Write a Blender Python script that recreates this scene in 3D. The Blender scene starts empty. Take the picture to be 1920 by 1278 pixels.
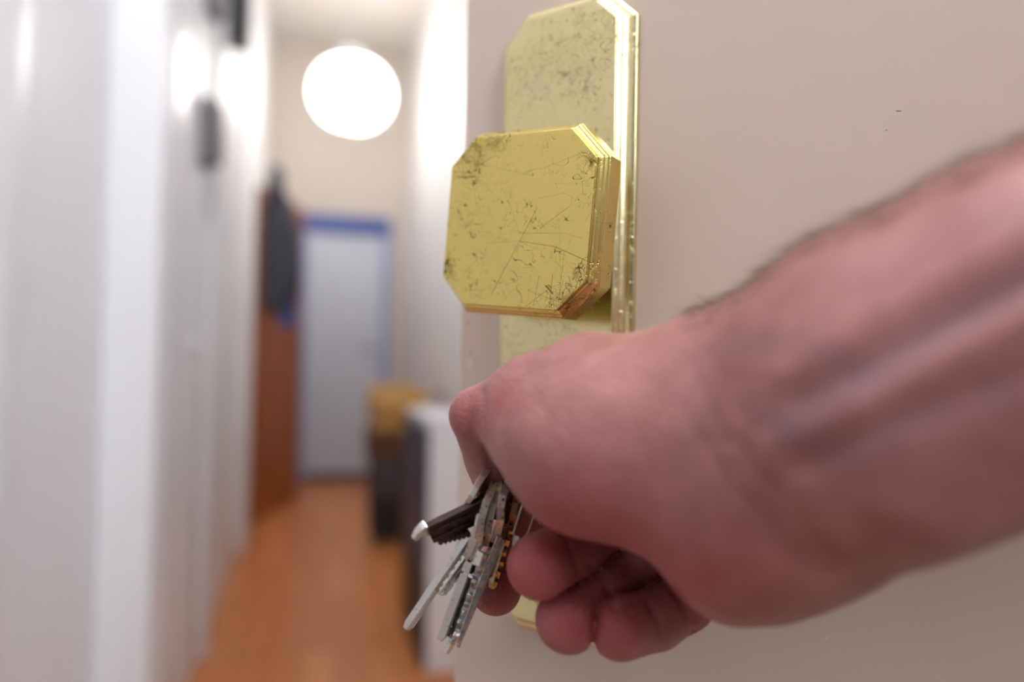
import bpy, bmesh, math, random
import numpy as np
from mathutils import Matrix, Vector
random.seed(7); rng = np.random.default_rng(7)
S = bpy.context.scene; COL = S.collection
PI = math.pi

# ------------------------------------------------------------------ camera
F_PX, PITCH, ROLL, YAW, CAM_H = 1333.3, 0.020, 0.019, math.radians(15.9), 1.0
ca, sa = math.cos(YAW), math.sin(YAW)
def world(x, y, z):
    """level camera frame (x right, y up, z forward, metres) -> world"""
    return Vector((x*ca + z*sa, -x*sa + z*ca, CAM_H + y))
def vec(x, y, z):
    return Vector((x*ca + z*sa, -x*sa + z*ca, y))
cp, sp, cr, sr = math.cos(PITCH), math.sin(PITCH), math.cos(ROLL), math.sin(ROLL)
def lev(px, py, d):
    """pixel + depth (mm) -> level camera frame in mm"""
    X, Y = px-960, py-639
    X, Y = cr*X + sr*Y, -sr*X + cr*Y
    x, y = X/F_PX*d, -Y/F_PX*d
    return np.array([x, cp*y + sp*d, -sp*y + cp*d])
def at(px, py, d):
    p = lev(px, py, d)/1000.0
    return world(*p)
cam = bpy.data.cameras.new('camera'); camo = bpy.data.objects.new('camera', cam); COL.objects.link(camo)
fwd = vec(0, sp, cp); up0 = vec(0, cp, -sp); rt0 = vec(1, 0, 0)
rt = rt0*cr + up0*sr; up = up0*cr - rt0*sr
m = Matrix((rt, up, -fwd)).transposed().to_4x4(); m.translation = Vector((0, 0, CAM_H))
camo.matrix_world = m
cam.sensor_width = 36; cam.lens = 36*F_PX/1920; cam.clip_start = .01; cam.clip_end = 60
cam.dof.use_dof = True; cam.dof.focus_distance = .243; cam.dof.aperture_fstop = 3.1; cam.dof.aperture_blades = 0
S.camera = camo
# ------------------------------------------------------------------ world, light, exposure
w = bpy.data.worlds.new('world'); S.world = w; w.use_nodes = True
w.node_tree.nodes['Background'].inputs[0].default_value = (.8, .88, 1, 1)
w.node_tree.nodes['Background'].inputs[1].default_value = .3
GLOBE_W, WINDOW_W, NEAR_W = 6.0, 10.0, 31.0
S.view_settings.view_transform = 'Standard'; S.view_settings.look = 'None'
S.view_settings.gamma = 1; S.view_settings.use_curve_mapping = False
S.view_settings.exposure = 0.5

# ------------------------------------------------------------------ helpers
def lin(r, g=None, b=None):
    if g is None: g = b = r
    f = lambda c: (c/255/12.92 if c/255 <= .04045 else ((c/255+.055)/1.055)**2.4)
    return (f(r), f(g), f(b), 1)
def mat(name, col, rough=.5, metal=0., noise=None, bump=None, spec=.5, coat=0, emit=None):
    """plain procedural material; noise = (scale, amount) value variation, bump = (scale, strength)"""
    M = bpy.data.materials.new(name); M.use_nodes = True
    nt = M.node_tree; B = nt.nodes['Principled BSDF']
    B.inputs['Base Color'].default_value = col; B.inputs['Roughness'].default_value = rough
    B.inputs['Metallic'].default_value = metal; B.inputs['Specular IOR Level'].default_value = spec
    B.inputs['Coat Weight'].default_value = coat
    tc = nt.nodes.new('ShaderNodeTexCoord')
    if noise:
        n = nt.nodes.new('ShaderNodeTexNoise'); n.inputs['Scale'].default_value = noise[0]; n.inputs['Detail'].default_value = 5
        nt.links.new(tc.outputs['Object'], n.inputs['Vector'])
        mx = nt.nodes.new('ShaderNodeMix'); mx.data_type = 'RGBA'
        mx.inputs[6].default_value = tuple(c*(1-noise[1]) for c in col[:3])+(1,)
        mx.inputs[7].default_value = tuple(min(1, c*(1+noise[1])) for c in col[:3])+(1,)
        nt.links.new(n.outputs['Fac'], mx.inputs[0]); nt.links.new(mx.outputs[2], B.inputs['Base Color'])
    if bump:
        n = nt.nodes.new('ShaderNodeTexNoise'); n.inputs['Scale'].default_value = bump[0]; n.inputs['Detail'].default_value = 4
        nt.links.new(tc.outputs['Object'], n.inputs['Vector'])
        b = nt.nodes.new('ShaderNodeBump'); b.inputs['Strength'].default_value = bump[1]; b.inputs['Distance'].default_value = .001
        nt.links.new(n.outputs['Fac'], b.inputs['Height']); nt.links.new(b.outputs['Normal'], B.inputs['Normal'])
    if emit:
        B.inputs['Emission Color'].default_value = emit[0]; B.inputs['Emission Strength'].default_value = emit[1]
    return M
def obj(name, bm, m, parent=None, smooth=False, mat4=None):
    me = bpy.data.meshes.new(name)
    if isinstance(bm, bmesh.types.BMesh):
        bmesh.ops.recalc_face_normals(bm, faces=bm.faces[:]); bm.to_mesh(me); bm.free()
    else:
        me.from_pydata(*bm)
    me.materials.append(m)
    if smooth: me.polygons.foreach_set('use_smooth', [True]*len(me.polygons))
    o = bpy.data.objects.new(name, me); COL.objects.link(o)
    if parent: o.parent = parent
    if mat4 is not None: o.matrix_local = mat4
    return o
def tag(o, label=None, cat=None, group=None, kind=None):
    for k, v in (('label', label), ('category', cat), ('group', group), ('kind', kind)):
        if v: o[k] = v
    return o
def thing(name, label, cat, M4=None, group=None):
    o = bpy.data.objects.new(name, None); COL.objects.link(o); o.empty_display_size = .05
    if M4 is not None: o.matrix_world = M4
    return tag(o, label, cat, group)
def T(x, y, z, rz=0): return Matrix.Translation((x, y, z)) @ Matrix.Rotation(rz, 4, 'Z')
def box(bm, x0, x1, y0, y1, z0, z1, bev=0, seg=2):
    r = bmesh.ops.create_cube(bm, size=1)
    vs = r['verts']
    for v in vs:
        v.co = Vector(((x0+x1)/2+v.co.x*(x1-x0), (y0+y1)/2+v.co.y*(y1-y0), (z0+z1)/2+v.co.z*(z1-z0)))
    if bev:
        es = list({e for v in vs for e in v.link_edges})
        bmesh.ops.bevel(bm, geom=es, offset=bev, segments=seg, affect='EDGES', profile=.5)
    return bm
def BX(*a, **k): return box(bmesh.new(), *a, **k)
def tube(bm, pts, r, n=8, closed=False):
    """round tube along points (r number or list)"""
    P = [Vector(p) for p in pts]; N = len(P); R = r if isinstance(r, (list, tuple)) else [r]*N
    rings = []; ref = None
    for i, p in enumerate(P):
        a = P[(i-1) % N] if (i or closed) else p; b = P[(i+1) % N] if (i < N-1 or closed) else p
        t = (b-a).normalized()
        if ref is None: ref = t.orthogonal().normalized()
        ref = (ref - t*ref.dot(t)).normalized(); q = t.cross(ref)
        rings.append([bm.verts.new(p + (ref*math.cos(2*PI*k/n) + q*math.sin(2*PI*k/n))*R[i]) for k in range(n)])
    for i in range(N if closed else N-1):
        A, B_ = rings[i], rings[(i+1) % N]
        for k in range(n): bm.faces.new((A[k], A[(k+1) % n], B_[(k+1) % n], B_[k]))
    if not closed: bm.faces.new(rings[0][::-1]); bm.faces.new(rings[-1])
    return bm
def lathe(prof, n=32, bm=None):
    bm = bm or bmesh.new(); rings = []
    for r, z in prof:
        rings.append([bm.verts.new((r*math.cos(2*PI*k/n), r*math.sin(2*PI*k/n), z)) for k in range(n)] if r > 1e-6 else [bm.verts.new((0, 0, z))])
    for A, B_ in zip(rings, rings[1:]):
        for k in range(n):
            a = (A[k % len(A)], A[(k+1) % n % len(A)], B_[(k+1) % n % len(B_)], B_[k % len(B_)])
            u = list(dict.fromkeys(a))
            if len(u) > 2: bm.faces.new(u)
    return bm

# ------------------------------------------------------------------ materials of the setting
M_white = mat('white_wall_paint', lin(238, 238, 240), .55, noise=(3, .03), bump=(60, .15))
M_gloss = mat('white_gloss_paint', lin(236, 236, 238), .28, noise=(2, .02), spec=.6)
M_gloss2 = mat('white_satin_paint', lin(236, 236, 238), .42, noise=(2, .02))
M_ceil = mat('ceiling_paint', lin(218, 212, 206), .7, noise=(2, .02))
M_cream = mat('cream_wall_paint', lin(208, 198, 188), .6, noise=(2, .03))
M_base = mat('beige_baseboard_paint', lin(205, 190, 172), .4, noise=(6, .05))
M_blue = mat('blue_door_frame_paint', lin(62, 90, 160), .4, noise=(6, .08))
M_pale = mat('pale_blue_paint', lin(150, 168, 215), .4, noise=(6, .06))
M_grey = mat('light_grey_door_paint', lin(204, 210, 222), .4, noise=(4, .04))
M_dark = mat('dark_plastic', lin(52, 52, 56), .45, noise=(30, .2))
M_stair = mat('stairwell_paint', lin(150, 146, 142), .7, noise=(2, .04))
M_tile = mat('stairwell_floor_tile', lin(64, 60, 57), .4, noise=(8, .15))
def floor_mat():
    M = mat('orange_wood_floor', lin(186, 112, 62), .33, noise=(3, .15)); nt = M.node_tree; B = nt.nodes['Principled BSDF']
    tc = nt.nodes.new('ShaderNodeTexCoord'); mp = nt.nodes.new('ShaderNodeMapping'); mp.inputs['Scale'].default_value = (2.5, .5, 1); mp.inputs['Rotation'].default_value = (0, 0, PI/2)
    br = nt.nodes.new('ShaderNodeTexBrick'); br.inputs['Scale'].default_value = 1; br.inputs['Mortar Size'].default_value = .003
    br.inputs['Color1'].default_value = lin(236, 154, 90); br.inputs['Color2'].default_value = lin(220, 134, 76); br.inputs['Mortar'].default_value = lin(130, 76, 44)
    nz = nt.nodes.new('ShaderNodeTexNoise'); nz.inputs['Scale'].default_value = 9; nz.inputs['Detail'].default_value = 6
    mp2 = nt.nodes.new('ShaderNodeMapping'); mp2.inputs['Scale'].default_value = (1, 9, 1)
    mx = nt.nodes.new('ShaderNodeMix'); mx.data_type = 'RGBA'; mx.blend_type = 'MULTIPLY'; mx.inputs[0].default_value = .35
    L = nt.links.new
    L(tc.outputs['Object'], mp.inputs['Vector']); L(mp.outputs[0], br.inputs['Vector'])
    L(tc.outputs['Object'], mp2.inputs['Vector']); L(mp2.outputs[0], nz.inputs['Vector'])
    L(br.outputs['Color'], mx.inputs[6]); L(nz.outputs['Fac'], mx.inputs[7]); L(mx.outputs[2], B.inputs['Base Color'])
    return M
M_floor = floor_mat()

def struct(name, bm, m, label, parent=None):
    return tag(obj(name, bm, m, parent), label, kind='structure')
# ------------------------------------------------------------------ the hallway and the landing behind the camera
XL, XR, YE, YF, HC = -.34, .73, -.34, 5.73, 3.38
struct('floor', BX(XL-.1, XR+.1, YE-.12, YF+.1, -.05, 0), M_floor, 'orange brown wooden hallway floor')
struct('ceiling', BX(XL-.1, XR+.1, YE-.12, YF+.1, HC, HC+.05), M_ceil, 'pale cream hallway ceiling')
struct('wall_left', BX(XL-.1, XL, YE-.12, YF+.1, 0, HC), M_white, 'white hallway wall along the left side')
struct('wall_right', BX(XR, XR+.1, YE-.12, YF+.1, 0, HC), M_white, 'bright white hallway wall behind the open entrance door')
struct('wall_far', BX(XL, XR, YF, YF+.1, 0, HC), M_cream, 'cream end wall of the hallway around the blue door frame')
bm = BX(XL, -.26, YE-.12, YE, 0, HC); box(bm, .66, XR, YE-.12, YE, 0, HC); box(bm, -.26, .66, YE-.12, YE, 2.12, HC)
struct('wall_near', bm, M_white, 'white wall holding the entrance doorway')
struct('baseboard_left', BX(XL, XL+.016, .4, YF, 0, .11, bev=.004), M_base, 'beige baseboard along the left wall')
struct('baseboard_far', BX(XL+.016, XR, YF-.016, YF, 0, .09, bev=.004), M_base, 'beige baseboard along the end wall')
# landing outside (seen only as light and reflections)
LX0, LX1, LY0 = -1.5, 2.0, -1.7
struct('floor_landing', BX(LX0, LX1, LY0, YE-.12, -.05, 0), M_tile, 'grey tiled landing outside the entrance door')
struct('ceiling_landing', BX(LX0, LX1, LY0, YE-.12, HC, HC+.05), M_ceil, 'white ceiling over the landing')
bm = BX(LX0-.1, LX0, LY0, YE-.12, 0, HC); box(bm, LX1, LX1+.1, LY0, YE-.12, 0, HC)
box(bm, LX0, XL-.1, YE-.12, YE-.02, 0, HC); box(bm, XR+.1, LX1, YE-.12, YE-.02, 0, HC)
WX0, WX1, WZ0, WZ1 = .25, .95, 1.6, 3.2
box(bm, LX0, WX0, LY0-.1, LY0, 0, HC); box(bm, WX1, LX1, LY0-.1, LY0, 0, HC)
box(bm, WX0, WX1, LY0-.1, LY0, 0, WZ0); box(bm, WX0, WX1, LY0-.1, LY0, WZ1, HC)
struct('wall_landing', bm, M_stair, 'off white walls of the landing')
M_day = mat('daylit_window_glass', (.9, .95, 1, 1), .3, emit=((.86, .93, 1, 1), WINDOW_W))
wf = BX(WX0-.03, WX0+.03, LY0-.06, LY0+.02, WZ0, WZ1); box(wf, WX1-.03, WX1+.03, LY0-.06, LY0+.02, WZ0, WZ1)
box(wf, WX0-.03, WX1+.03, LY0-.06, LY0+.02, WZ1-.03, WZ1+.03); box(wf, WX0-.03, WX1+.03, LY0-.06, LY0+.03, WZ0-.03, WZ0+.03)
win = struct('window_1', wf, M_gloss2, 'landing window letting in daylight')
obj('pane', BX(WX0+.03, WX1-.03, LY0-.04, LY0-.03, WZ0+.03, WZ1-.03), M_day, win)

# end door in its blue frame
DX0, DX1 = -.125, .60
d1 = thing('door_1', 'light grey door in a blue frame at the far end of the hallway', 'door', T(0, YF, 0)); d1['kind'] = 'structure'
obj('leaf', BX(DX0+.1, DX1-.055, -.02, 0, .012, 1.95, bev=.004), M_grey, d1)
obj('jamb', BX(DX0, DX0+.1, -.035, 0, 0, 2.06, bev=.004), M_pale, d1)
obj('jamb', BX(DX1-.055, DX1, -.035, 0, 0, 2.06, bev=.004), M_pale, d1)
obj('door_head', BX(DX0, DX1, -.04, 0, 1.92, 2.07, bev=.004), M_blue, d1)
obj('threshold', BX(DX0+.1, DX1-.055, -.03, 0, 0, .06), M_dark, d1)
h = tube(bmesh.new(), [(DX1-.1, -.02, 1.02), (DX1-.1, -.06, 1.02), (DX1-.2, -.062, 1.02)], .009); obj('handle', h, M_dark, d1)

# left wall: near glossy door, bright casing, further doors, convex casings
def panel_door(name, y0, y1, label, m):
    d = thing(name, label, 'door', T(XL, 0, 0)); d['kind'] = 'structure'
    obj('leaf', BX(0, .018, y0, y1, .012, 2.3, bev=.003), m, d)
    obj('handle', tube(bmesh.new(), [(.018, y0+.05, 1.02), (.05, y0+.05, 1.02), (.052, y0+.16, 1.02)], .008), M_gloss2, d)
    return d
panel_door('door_2', .42, 1.24, 'glossy white door at the near end of the left wall', M_gloss2)
panel_door('door_3', 2.13, 2.42, 'narrow white cupboard door under the intercom on the left wall', M_gloss2)

def casing(name, yc, half, bulge, z1, m, label, x0=XL, depth=.03):
    """vertical moulding with a shallow convex face"""
    n = 12; prof = [(x0, yc-half)]
    for i in range(n+1):
        t = -1+2*i/n; prof.append((x0+depth+bulge*(1-t*t), yc+t*half))
    prof.append((x0, yc+half))
    vs = [(x, y, z) for z in (0, z1) for x, y in prof]; k = len(prof)
    fs = [tuple(range(k))[::-1], tuple(range(k, 2*k))] + [(i, (i+1) % k, k+(i+1) % k, k+i) for i in range(k)]
    return struct(name, (vs, [], fs), m, label)
casing('trim_1', .885, .055, .006, 2.35, M_gloss, 'glossy rounded casing strip on the near left door', XL+.018, .006)
struct('trim_2', BX(XL, -.254, 1.35, 1.43, 0, HC, bev=.006), M_gloss2, 'bright white projecting door casing on the left')
casing('trim_5', 1.89, .09, .002, 2.4, M_gloss, 'narrow glossy casing just beyond the bright projecting casing')
casing('trim_3', 2.56, .075, .016, 2.5, M_gloss, 'rounded glossy casing right of the second left door')
casing('trim_4', 3.85, .13, .03, 2.7, M_gloss2, 'rounded glossy casing before the wooden door')
panel_door('door_4', 2.75, 3.5, 'white door between the two rounded casings on the left wall', M_gloss2)

# ------------------------------------------------------------------ hallway things
M_opal = mat('glowing_opal_glass', (1, 1, 1, 1), .3, emit=((1, .95, .89, 1), GLOBE_W))
M_cord = mat('white_cord', lin(220, 218, 214), .5)
def pendant(x, y, z, r, label, m=None):
    t = thing('pendant_lamp', label, 'lamp', T(x, y, z), 'globe pendant lamps in the hallway')
    prof = [(r*math.sin(PI*i/20), -r*math.cos(PI*i/20)) for i in range(21)]
    obj('globe', lathe([(max(0, a), b) for a, b in prof], 40), m or M_opal, t, True)
    obj('lamp_holder', lathe([(0, r-.004), (.032, r-.004), (.032, r+.05), (.012, r+.07), (0, r+.07)], 20), M_cord, t)
    obj('cord', tube(bmesh.new(), [(0, 0, r+.06), (0, 0, HC-z-.02)], .003), M_cord, t)
    obj('ceiling_rose', lathe([(0, HC-z), (.05, HC-z), (.045, HC-z-.03), (0, HC-z-.035)], 20), M_cord, t)
pendant(.148, 3.60, 2.285, .170, 'glowing white globe lamp hanging nearer and lower in the hallway')
pendant(.252, 4.60, 2.640, .222, 'glowing white globe lamp hanging behind the nearer globe')

M_opal2 = mat('glowing_opal_glass_near', (1, 1, 1, 1), .3, emit=((.96, .97, 1, 1), NEAR_W))
pendant(-.06, .10, 2.66, .15, 'glowing globe lamp hanging above the entrance, nearest of the globes', M_opal2)

# wooden door standing open from the left wall, jacket over it
M_wood = mat('orange_brown_wood', lin(158, 88, 34), .4, noise=(7, .3))
LEN = .68; ang = math.atan2(-.10-XL-.01, .62)
wd = thing('wooden_door', 'orange brown wooden door standing ajar along the left wall under the jacket', 'door', Matrix.Translation((XL+.035, 4.38, 0)) @ Matrix.Rotation(-ang, 4, 'Z'))
obj('leaf', BX(-.02, .02, 0, LEN, .01, 1.96, bev=.004), M_wood, wd)
for z0, z1 in ((.2, .9), (1.05, 1.8)):
    b = BX(.02, .028, .1, .13, z0, z1); box(b, .02, .028, LEN-.13, LEN-.1, z0, z1); box(b, .02, .028, .13, LEN-.13, z0, z0+.03); box(b, .02, .028, .13, LEN-.13, z1-.03, z1)
    obj('panel_moulding', b, M_wood, wd)
obj('handle', tube(bmesh.new(), [(.02, LEN-.06, 1.02), (.06, LEN-.06, 1.02), (.062, LEN-.17, 1.02)], .008), M_dark, wd)
# jacket: lofted hanging garment
M_cloth = mat('dark_grey_jacket_cloth', lin(66, 68, 78), .9, noise=(14, .25), bump=(90, .6))
M_cloth2 = mat('blue_jacket_lining', lin(70, 98, 168), .9, noise=(14, .2))
def garment(sections, n=36, folds=9, amp=.012):
    vs, fs = [], []
    for j, (z, cx, cy, rx, ry) in enumerate(sections):
        for k in range(n):
            a = 2*PI*k/n; f = 1+amp/max(rx, .02)*math.sin(folds*a+z*5)*min(1, j/3)
            vs.append((cx+rx*f*math.cos(a), cy+ry*f*math.sin(a), z))
    m_ = len(sections)
    for j in range(m_-1):
        for k in range(n): fs.append((j*n+k, j*n+(k+1) % n, (j+1)*n+(k+1) % n, (j+1)*n+k))
    fs.append(tuple(range(n))[::-1]); fs.append(tuple(range((m_-1)*n, m_*n)))
    return vs, [], fs
jk = thing('jacket', 'dark grey jacket hanging on the wooden door at the left', 'jacket', T(-.178, 4.365, 0))
obj('body', garment([(1.22, .0, 0, .085, .045), (1.3, .0, 0, .09, .05), (1.5, 0, 0, .092, .052), (1.7, 0, 0, .09, .05), (1.82, -.01, 0, .08, .048), (1.9, -.02, 0, .055, .045), (1.93, -.025, 0, .035, .035)]), M_cloth, jk, True)
obj('sleeve', garment([(1.28, .085, -.03, .032, .035), (1.5, .09, -.03, .036, .04), (1.72, .075, -.02, .038, .04), (1.82, .045, -.01, .035, .04)], 20, 5, .006), M_cloth, jk, True)
obj('hood', garment([(1.86, -.025, -.02, .045, .045), (1.93, -.03, -.02, .05, .05), (2.02, -.03, -.01, .042, .045), (2.08, -.03, 0, .024, .028)], 20, 4, .004), M_cloth, jk, True)
obj('lining', garment([(1.14, .05, .0, .05, .03), (1.24, .05, .0, .052, .034), (1.34, .045, .0, .05, .036)], 20, 5, .005), M_cloth2, jk, True)
# suitcase, brown box and tan carton by the right wall
M_case = mat('black_suitcase_shell', lin(24, 24, 29), .5, noise=(25, .2))
M_case2 = mat('dark_grey_suitcase_trim', lin(62, 60, 62), .6, noise=(25, .2))
sc = thing('suitcase', 'dark suitcase standing on the floor under the boxes', 'suitcase', T(.475, 3.86, 0))
obj('shell', BX(-.15, .15, -.13, .13, .035, .30, bev=.03, seg=3), M_case, sc, True)
obj('front_pocket', BX(-.13, .13, -.155, -.12, .25, .415, bev=.012), M_case2, sc)
obj('upper_shell', BX(-.15, .15, -.125, .13, .29, .44, bev=.03, seg=3), M_case2, sc, True)
for x in (-.11, .11):
    for y in (-.08, .08): obj('wheel', tube(bmesh.new(), [(x-.012, y, .02), (x+.012, y, .02)], .02, 14), M_dark, sc)
obj('handle', tube(bmesh.new(), [(-.15, -.05, .33), (-.175, -.05, .34), (-.175, .05, .34), (-.15, .05, .33)], .007), M_dark, sc)
M_brown = mat('brown_leather', lin(92, 54, 26), .55, noise=(20, .25))
bb = thing('box', 'small brown box lying on the dark suitcase', 'box', T(.46, 3.86, .44))
obj('body', BX(-.155, .14, -.12, .12, 0, .125, bev=.008), M_brown, bb)
obj('lid', BX(-.16, .145, -.125, .125, .125, .155, bev=.008), M_brown, bb)
M_card = mat('tan_cardboard', lin(190, 146, 82), .8, noise=(30, .12))
M_card2 = mat('dark_tape', lin(70, 64, 58), .4)
ct = thing('cardboard_box', 'tan cardboard carton with open flaps on top of the brown box', 'box', T(.465, 3.86, .596))
b = BX(-.14, .14, -.12, -.114, 0, .19); box(b, -.14, .14, .114, .12, 0, .19); box(b, -.14, -.134, -.114, .114, 0, .19); box(b, .134, .14, -.114, .114, 0, .19); box(b, -.134, .134, -.114, .114, 0, .006)
obj('body', b, M_card, ct)
def flap(v0, v1, dv, th=.005):
    v0, v1, dv = map(Vector, (v0, v1, dv)); n = (v1-v0).cross(dv).normalized()*th
    q = [v0, v1, v1+dv, v0+dv]; vs = [tuple(p) for p in q]+[tuple(p+n) for p in q]
    return vs, [], [(0, 3, 2, 1), (4, 5, 6, 7), (0, 1, 5, 4), (1, 2, 6, 5), (2, 3, 7, 6), (3, 0, 4, 7)]
obj('flap', flap((.14, -.12, .19), (.14, .12, .19), (.10, 0, -.02)), M_card, ct)
obj('flap', flap((-.14, -.12, .188), (.14, -.12, .188), (0, -.05, -.075)), M_card, ct)
obj('flap', flap((-.14, .12, .19), (.14, .12, .19), (0, .07, .03)), M_card, ct)
obj('flap', flap((-.14, .12, .19), (-.14, -.12, .19), (-.03, 0, -.08)), M_card, ct)
obj('tape', BX(.205, .246, -.05, .03, .168, .19), M_card2, ct)
# low hall cabinet
M_cabd = mat('navy_grey_cabinet_front', lin(44, 50, 74), .4, noise=(5, .1))
M_cabk = mat('dark_plinth', lin(40, 37, 36), .5)
cb = thing('hall_cabinet', 'low white hall cabinet with dark front half hidden behind the open entrance door', 'cabinet', T(.372, 2.22, 0))
obj('body', BX(0, XR-.372-.004, 0, .5, 0, .77, bev=.003), M_gloss2, cb)
obj('worktop', BX(-.006, XR-.372-.004, -.004, .505, .77, .795, bev=.003), M_gloss2, cb)
obj('door', BX(-.018, 0, .006, .494, .33, .76, bev=.003), M_cabd, cb)
obj('drawer', BX(-.018, 0, .006, .494, .02, .32, bev=.003), M_cabk, cb)
obj('handle', BX(-.03, -.018, .2, .3, .69, .705), M_dark, cb)
# small dark things high on the left wall
def wallbox(name, px, py, y, h, wdt, dep, label, cat, m):
    dz = y/ca  # approximate depth for height
    t = thing(name, label, cat, T(XL+.019, y, h))
    obj('housing', BX(0, dep, -wdt/2, wdt/2, -.5*py, .5*py, bev=.006), m, t)
    obj('cover', BX(dep, dep+.006, -wdt/2+.012, wdt/2-.012, -.5*py+.012, .5*py-.012, bev=.002), m, t)
    return t
M_mid = mat('grey_plastic', lin(128, 125, 126), .45, noise=(20, .1))
ic = wallbox('intercom', 0, .20, 2.275, 1.64, .09, .03, 'grey intercom handset hanging at head height on the left wall', 'intercom', M_mid)
obj('receiver', BX(.036, .058, -.03, .03, -.09, .09, bev=.01), M_mid, ic, True)
wallbox('meter_box', 0, .16, 2.33, 2.10, .10, .04, 'small grey meter box on the left wall above the intercom', 'meter box', M_mid)
wallbox('fuse_box', 0, .24, 2.86, 2.27, .12, .07, 'dark fuse box high on the left wall beyond the rounded casing', 'fuse box', M_dark)

# ------------------------------------------------------------------ entrance door with brass hardware
TH = .597
PC = np.array([17.127, 6.1, 289.364])/1000
Uw, Vw, Nw = vec(math.cos(TH), 0, -math.sin(TH)), Vector((0, 0, 1)), vec(-math.sin(TH), 0, -math.cos(TH))
PT = .0085  # plate thickness; the door face lies that far behind the plate face
MD = Matrix((Uw, Vw, Nw)).transposed().to_4x4(); MD.translation = world(*PC)      # local x = along door, y = up, z = out of the face
def on_plane(px, py, w):
    """pixel -> local (x, y) on the plane z=w of the door frame"""
    a = np.array(MD.inverted() @ camo.matrix_world.translation); b = np.array(MD.inverted() @ at(px, py, 300))
    t = (w-a[2])/(b[2]-a[2]); p = a+(b-a)*t; return p[0], p[1]
def brass(name, segs, dens, base, dirty, cloud=.45):
    """scratched brass; segs = straight scratches, dens = list of (x, y, radius) where wear is dense; local coords"""
    M = bpy.data.materials.new(name); M.use_nodes = True; nt = M.node_tree; N, L = nt.nodes, nt.links.new
    B = N['Principled BSDF']; B.inputs['Metallic'].default_value = 1
    tc = N.new('ShaderNodeTexCoord'); P = tc.outputs['Object']
    def val(x):
        return x
    def mth(op, a, b=None, c=None, clamp=False):
        n = N.new('ShaderNodeMath'); n.operation = op; n.use_clamp = clamp
        for i, v in enumerate((a, b, c)):
            if v is None: continue
            if isinstance(v, (int, float)): n.inputs[i].default_value = v
            else: L(v, n.inputs[i])
        return n.outputs[0]
    def noise(scale, det=2, dist=0, off=0, rough=.5):
        mp = N.new('ShaderNodeMapping'); mp.inputs['Location'].default_value = (off, off*1.7, 0); L(P, mp.inputs['Vector'])
        n = N.new('ShaderNodeTexNoise'); n.inputs['Scale'].default_value = scale; n.inputs['Detail'].default_value = det
        n.inputs['Distortion'].default_value = dist; n.inputs['Roughness'].default_value = rough; L(mp.outputs[0], n.inputs['Vector']); return n.outputs['Fac']
    def ramp(x, a, b, lo=0, hi=1):
        n = N.new('ShaderNodeMapRange'); n.inputs['From Min'].default_value = a; n.inputs['From Max'].default_value = b
        n.inputs['To Min'].default_value = lo; n.inputs['To Max'].default_value = hi
        L(x, n.inputs['Value']); return n.outputs[0]
    sep = N.new('ShaderNodeSeparateXYZ'); L(P, sep.inputs[0]); X, Y = sep.outputs[0], sep.outputs[1]
    # density of wear
    D = None
    for x, y, r in dens:
        d = mth('SQRT', mth('ADD', mth('POWER', mth('SUBTRACT', X, x), 2), mth('POWER', mth('SUBTRACT', Y, y), 2)))
        q = ramp(d, r, r*.1, 0, 1); D = q if D is None else mth('MAXIMUM', D, q)
    D = mth('MULTIPLY_ADD', noise(70, 2, 0, 3), .9, mth('SUBTRACT', D, .45))
    mask = None
    for sc_, wd_, g0, off in ((130, .012, .42, 1), (260, .016, .46, 5), (90, .006, .5, 9), (420, .02, .55, 13), (55, .004, .52, 17), (200, .014, .5, 21), (300, .010, .42, 25), (160, .005, .40, 29)):
        n = noise(sc_, 1, .6, off)
        line = ramp(mth('ABSOLUTE', mth('SUBTRACT', n, .5)), wd_*.2, wd_*.75, 1, 0)
        gate = ramp(mth('ADD', noise(sc_*.45, 2, 0, off+40), mth('MULTIPLY', D, .28)), g0+.10, g0+.20, 0, 1)
        q = mth('MULTIPLY', line, gate); mask = q if mask is None else mth('MAXIMUM', mask, q)
    for (x0, y0), (x1, y1), wid, amt in segs:
        dx, dy = x1-x0, y1-y0; ll = dx*dx+dy*dy
        t = mth('DIVIDE', mth('ADD', mth('MULTIPLY', mth('SUBTRACT', X, x0), dx), mth('MULTIPLY', mth('SUBTRACT', Y, y0), dy)), ll, clamp=True)
        ex = mth('SUBTRACT', X, mth('MULTIPLY_ADD', t, dx, x0)); ey = mth('SUBTRACT', Y, mth('MULTIPLY_ADD', t, dy, y0))
        d = mth('SQRT', mth('ADD', mth('MULTIPLY', ex, ex), mth('MULTIPLY', ey, ey)))
        q = mth('MULTIPLY', ramp(d, wid*.4, wid, 1, 0), amt); mask = mth('MAXIMUM', mask, q)
    spots = mth('MULTIPLY', ramp(noise(500, 1, 0, 31), .70, .74, 0, 1), ramp(D, .0, .5, .15, 1))
    blot = mth('MULTIPLY', ramp(D, .25, .9, 0, 1), ramp(noise(160, 4, 0, 61), .45, .65, 0, cloud))
    mask = mth('MAXIMUM', mth('MAXIMUM', mask, mth('MULTIPLY', spots, .8)), blot, clamp=True)
    mask = mth('MULTIPLY', mask, dirty, clamp=True)
    c1 = N.new('ShaderNodeMix'); c1.data_type = 'RGBA'; c1.inputs[6].default_value = tuple(v*.93 for v in base[:3])+(1,); c1.inputs[7].default_value = base; L(noise(45, 3, 0, 71), c1.inputs[0])
    c2 = N.new('ShaderNodeMix'); c2.data_type = 'RGBA'; L(mask, c2.inputs[0]); L(c1.outputs[2], c2.inputs[6]); c2.inputs[7].default_value = lin(100, 74, 26)
    L(c2.outputs[2], B.inputs['Base Color'])
    L(ramp(mask, 0, 1, .2, .5), B.inputs['Roughness'])
    bp = N.new('ShaderNodeBump'); bp.invert = True; bp.inputs['Strength'].default_value = .35; bp.inputs['Distance'].default_value = .0002
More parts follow.
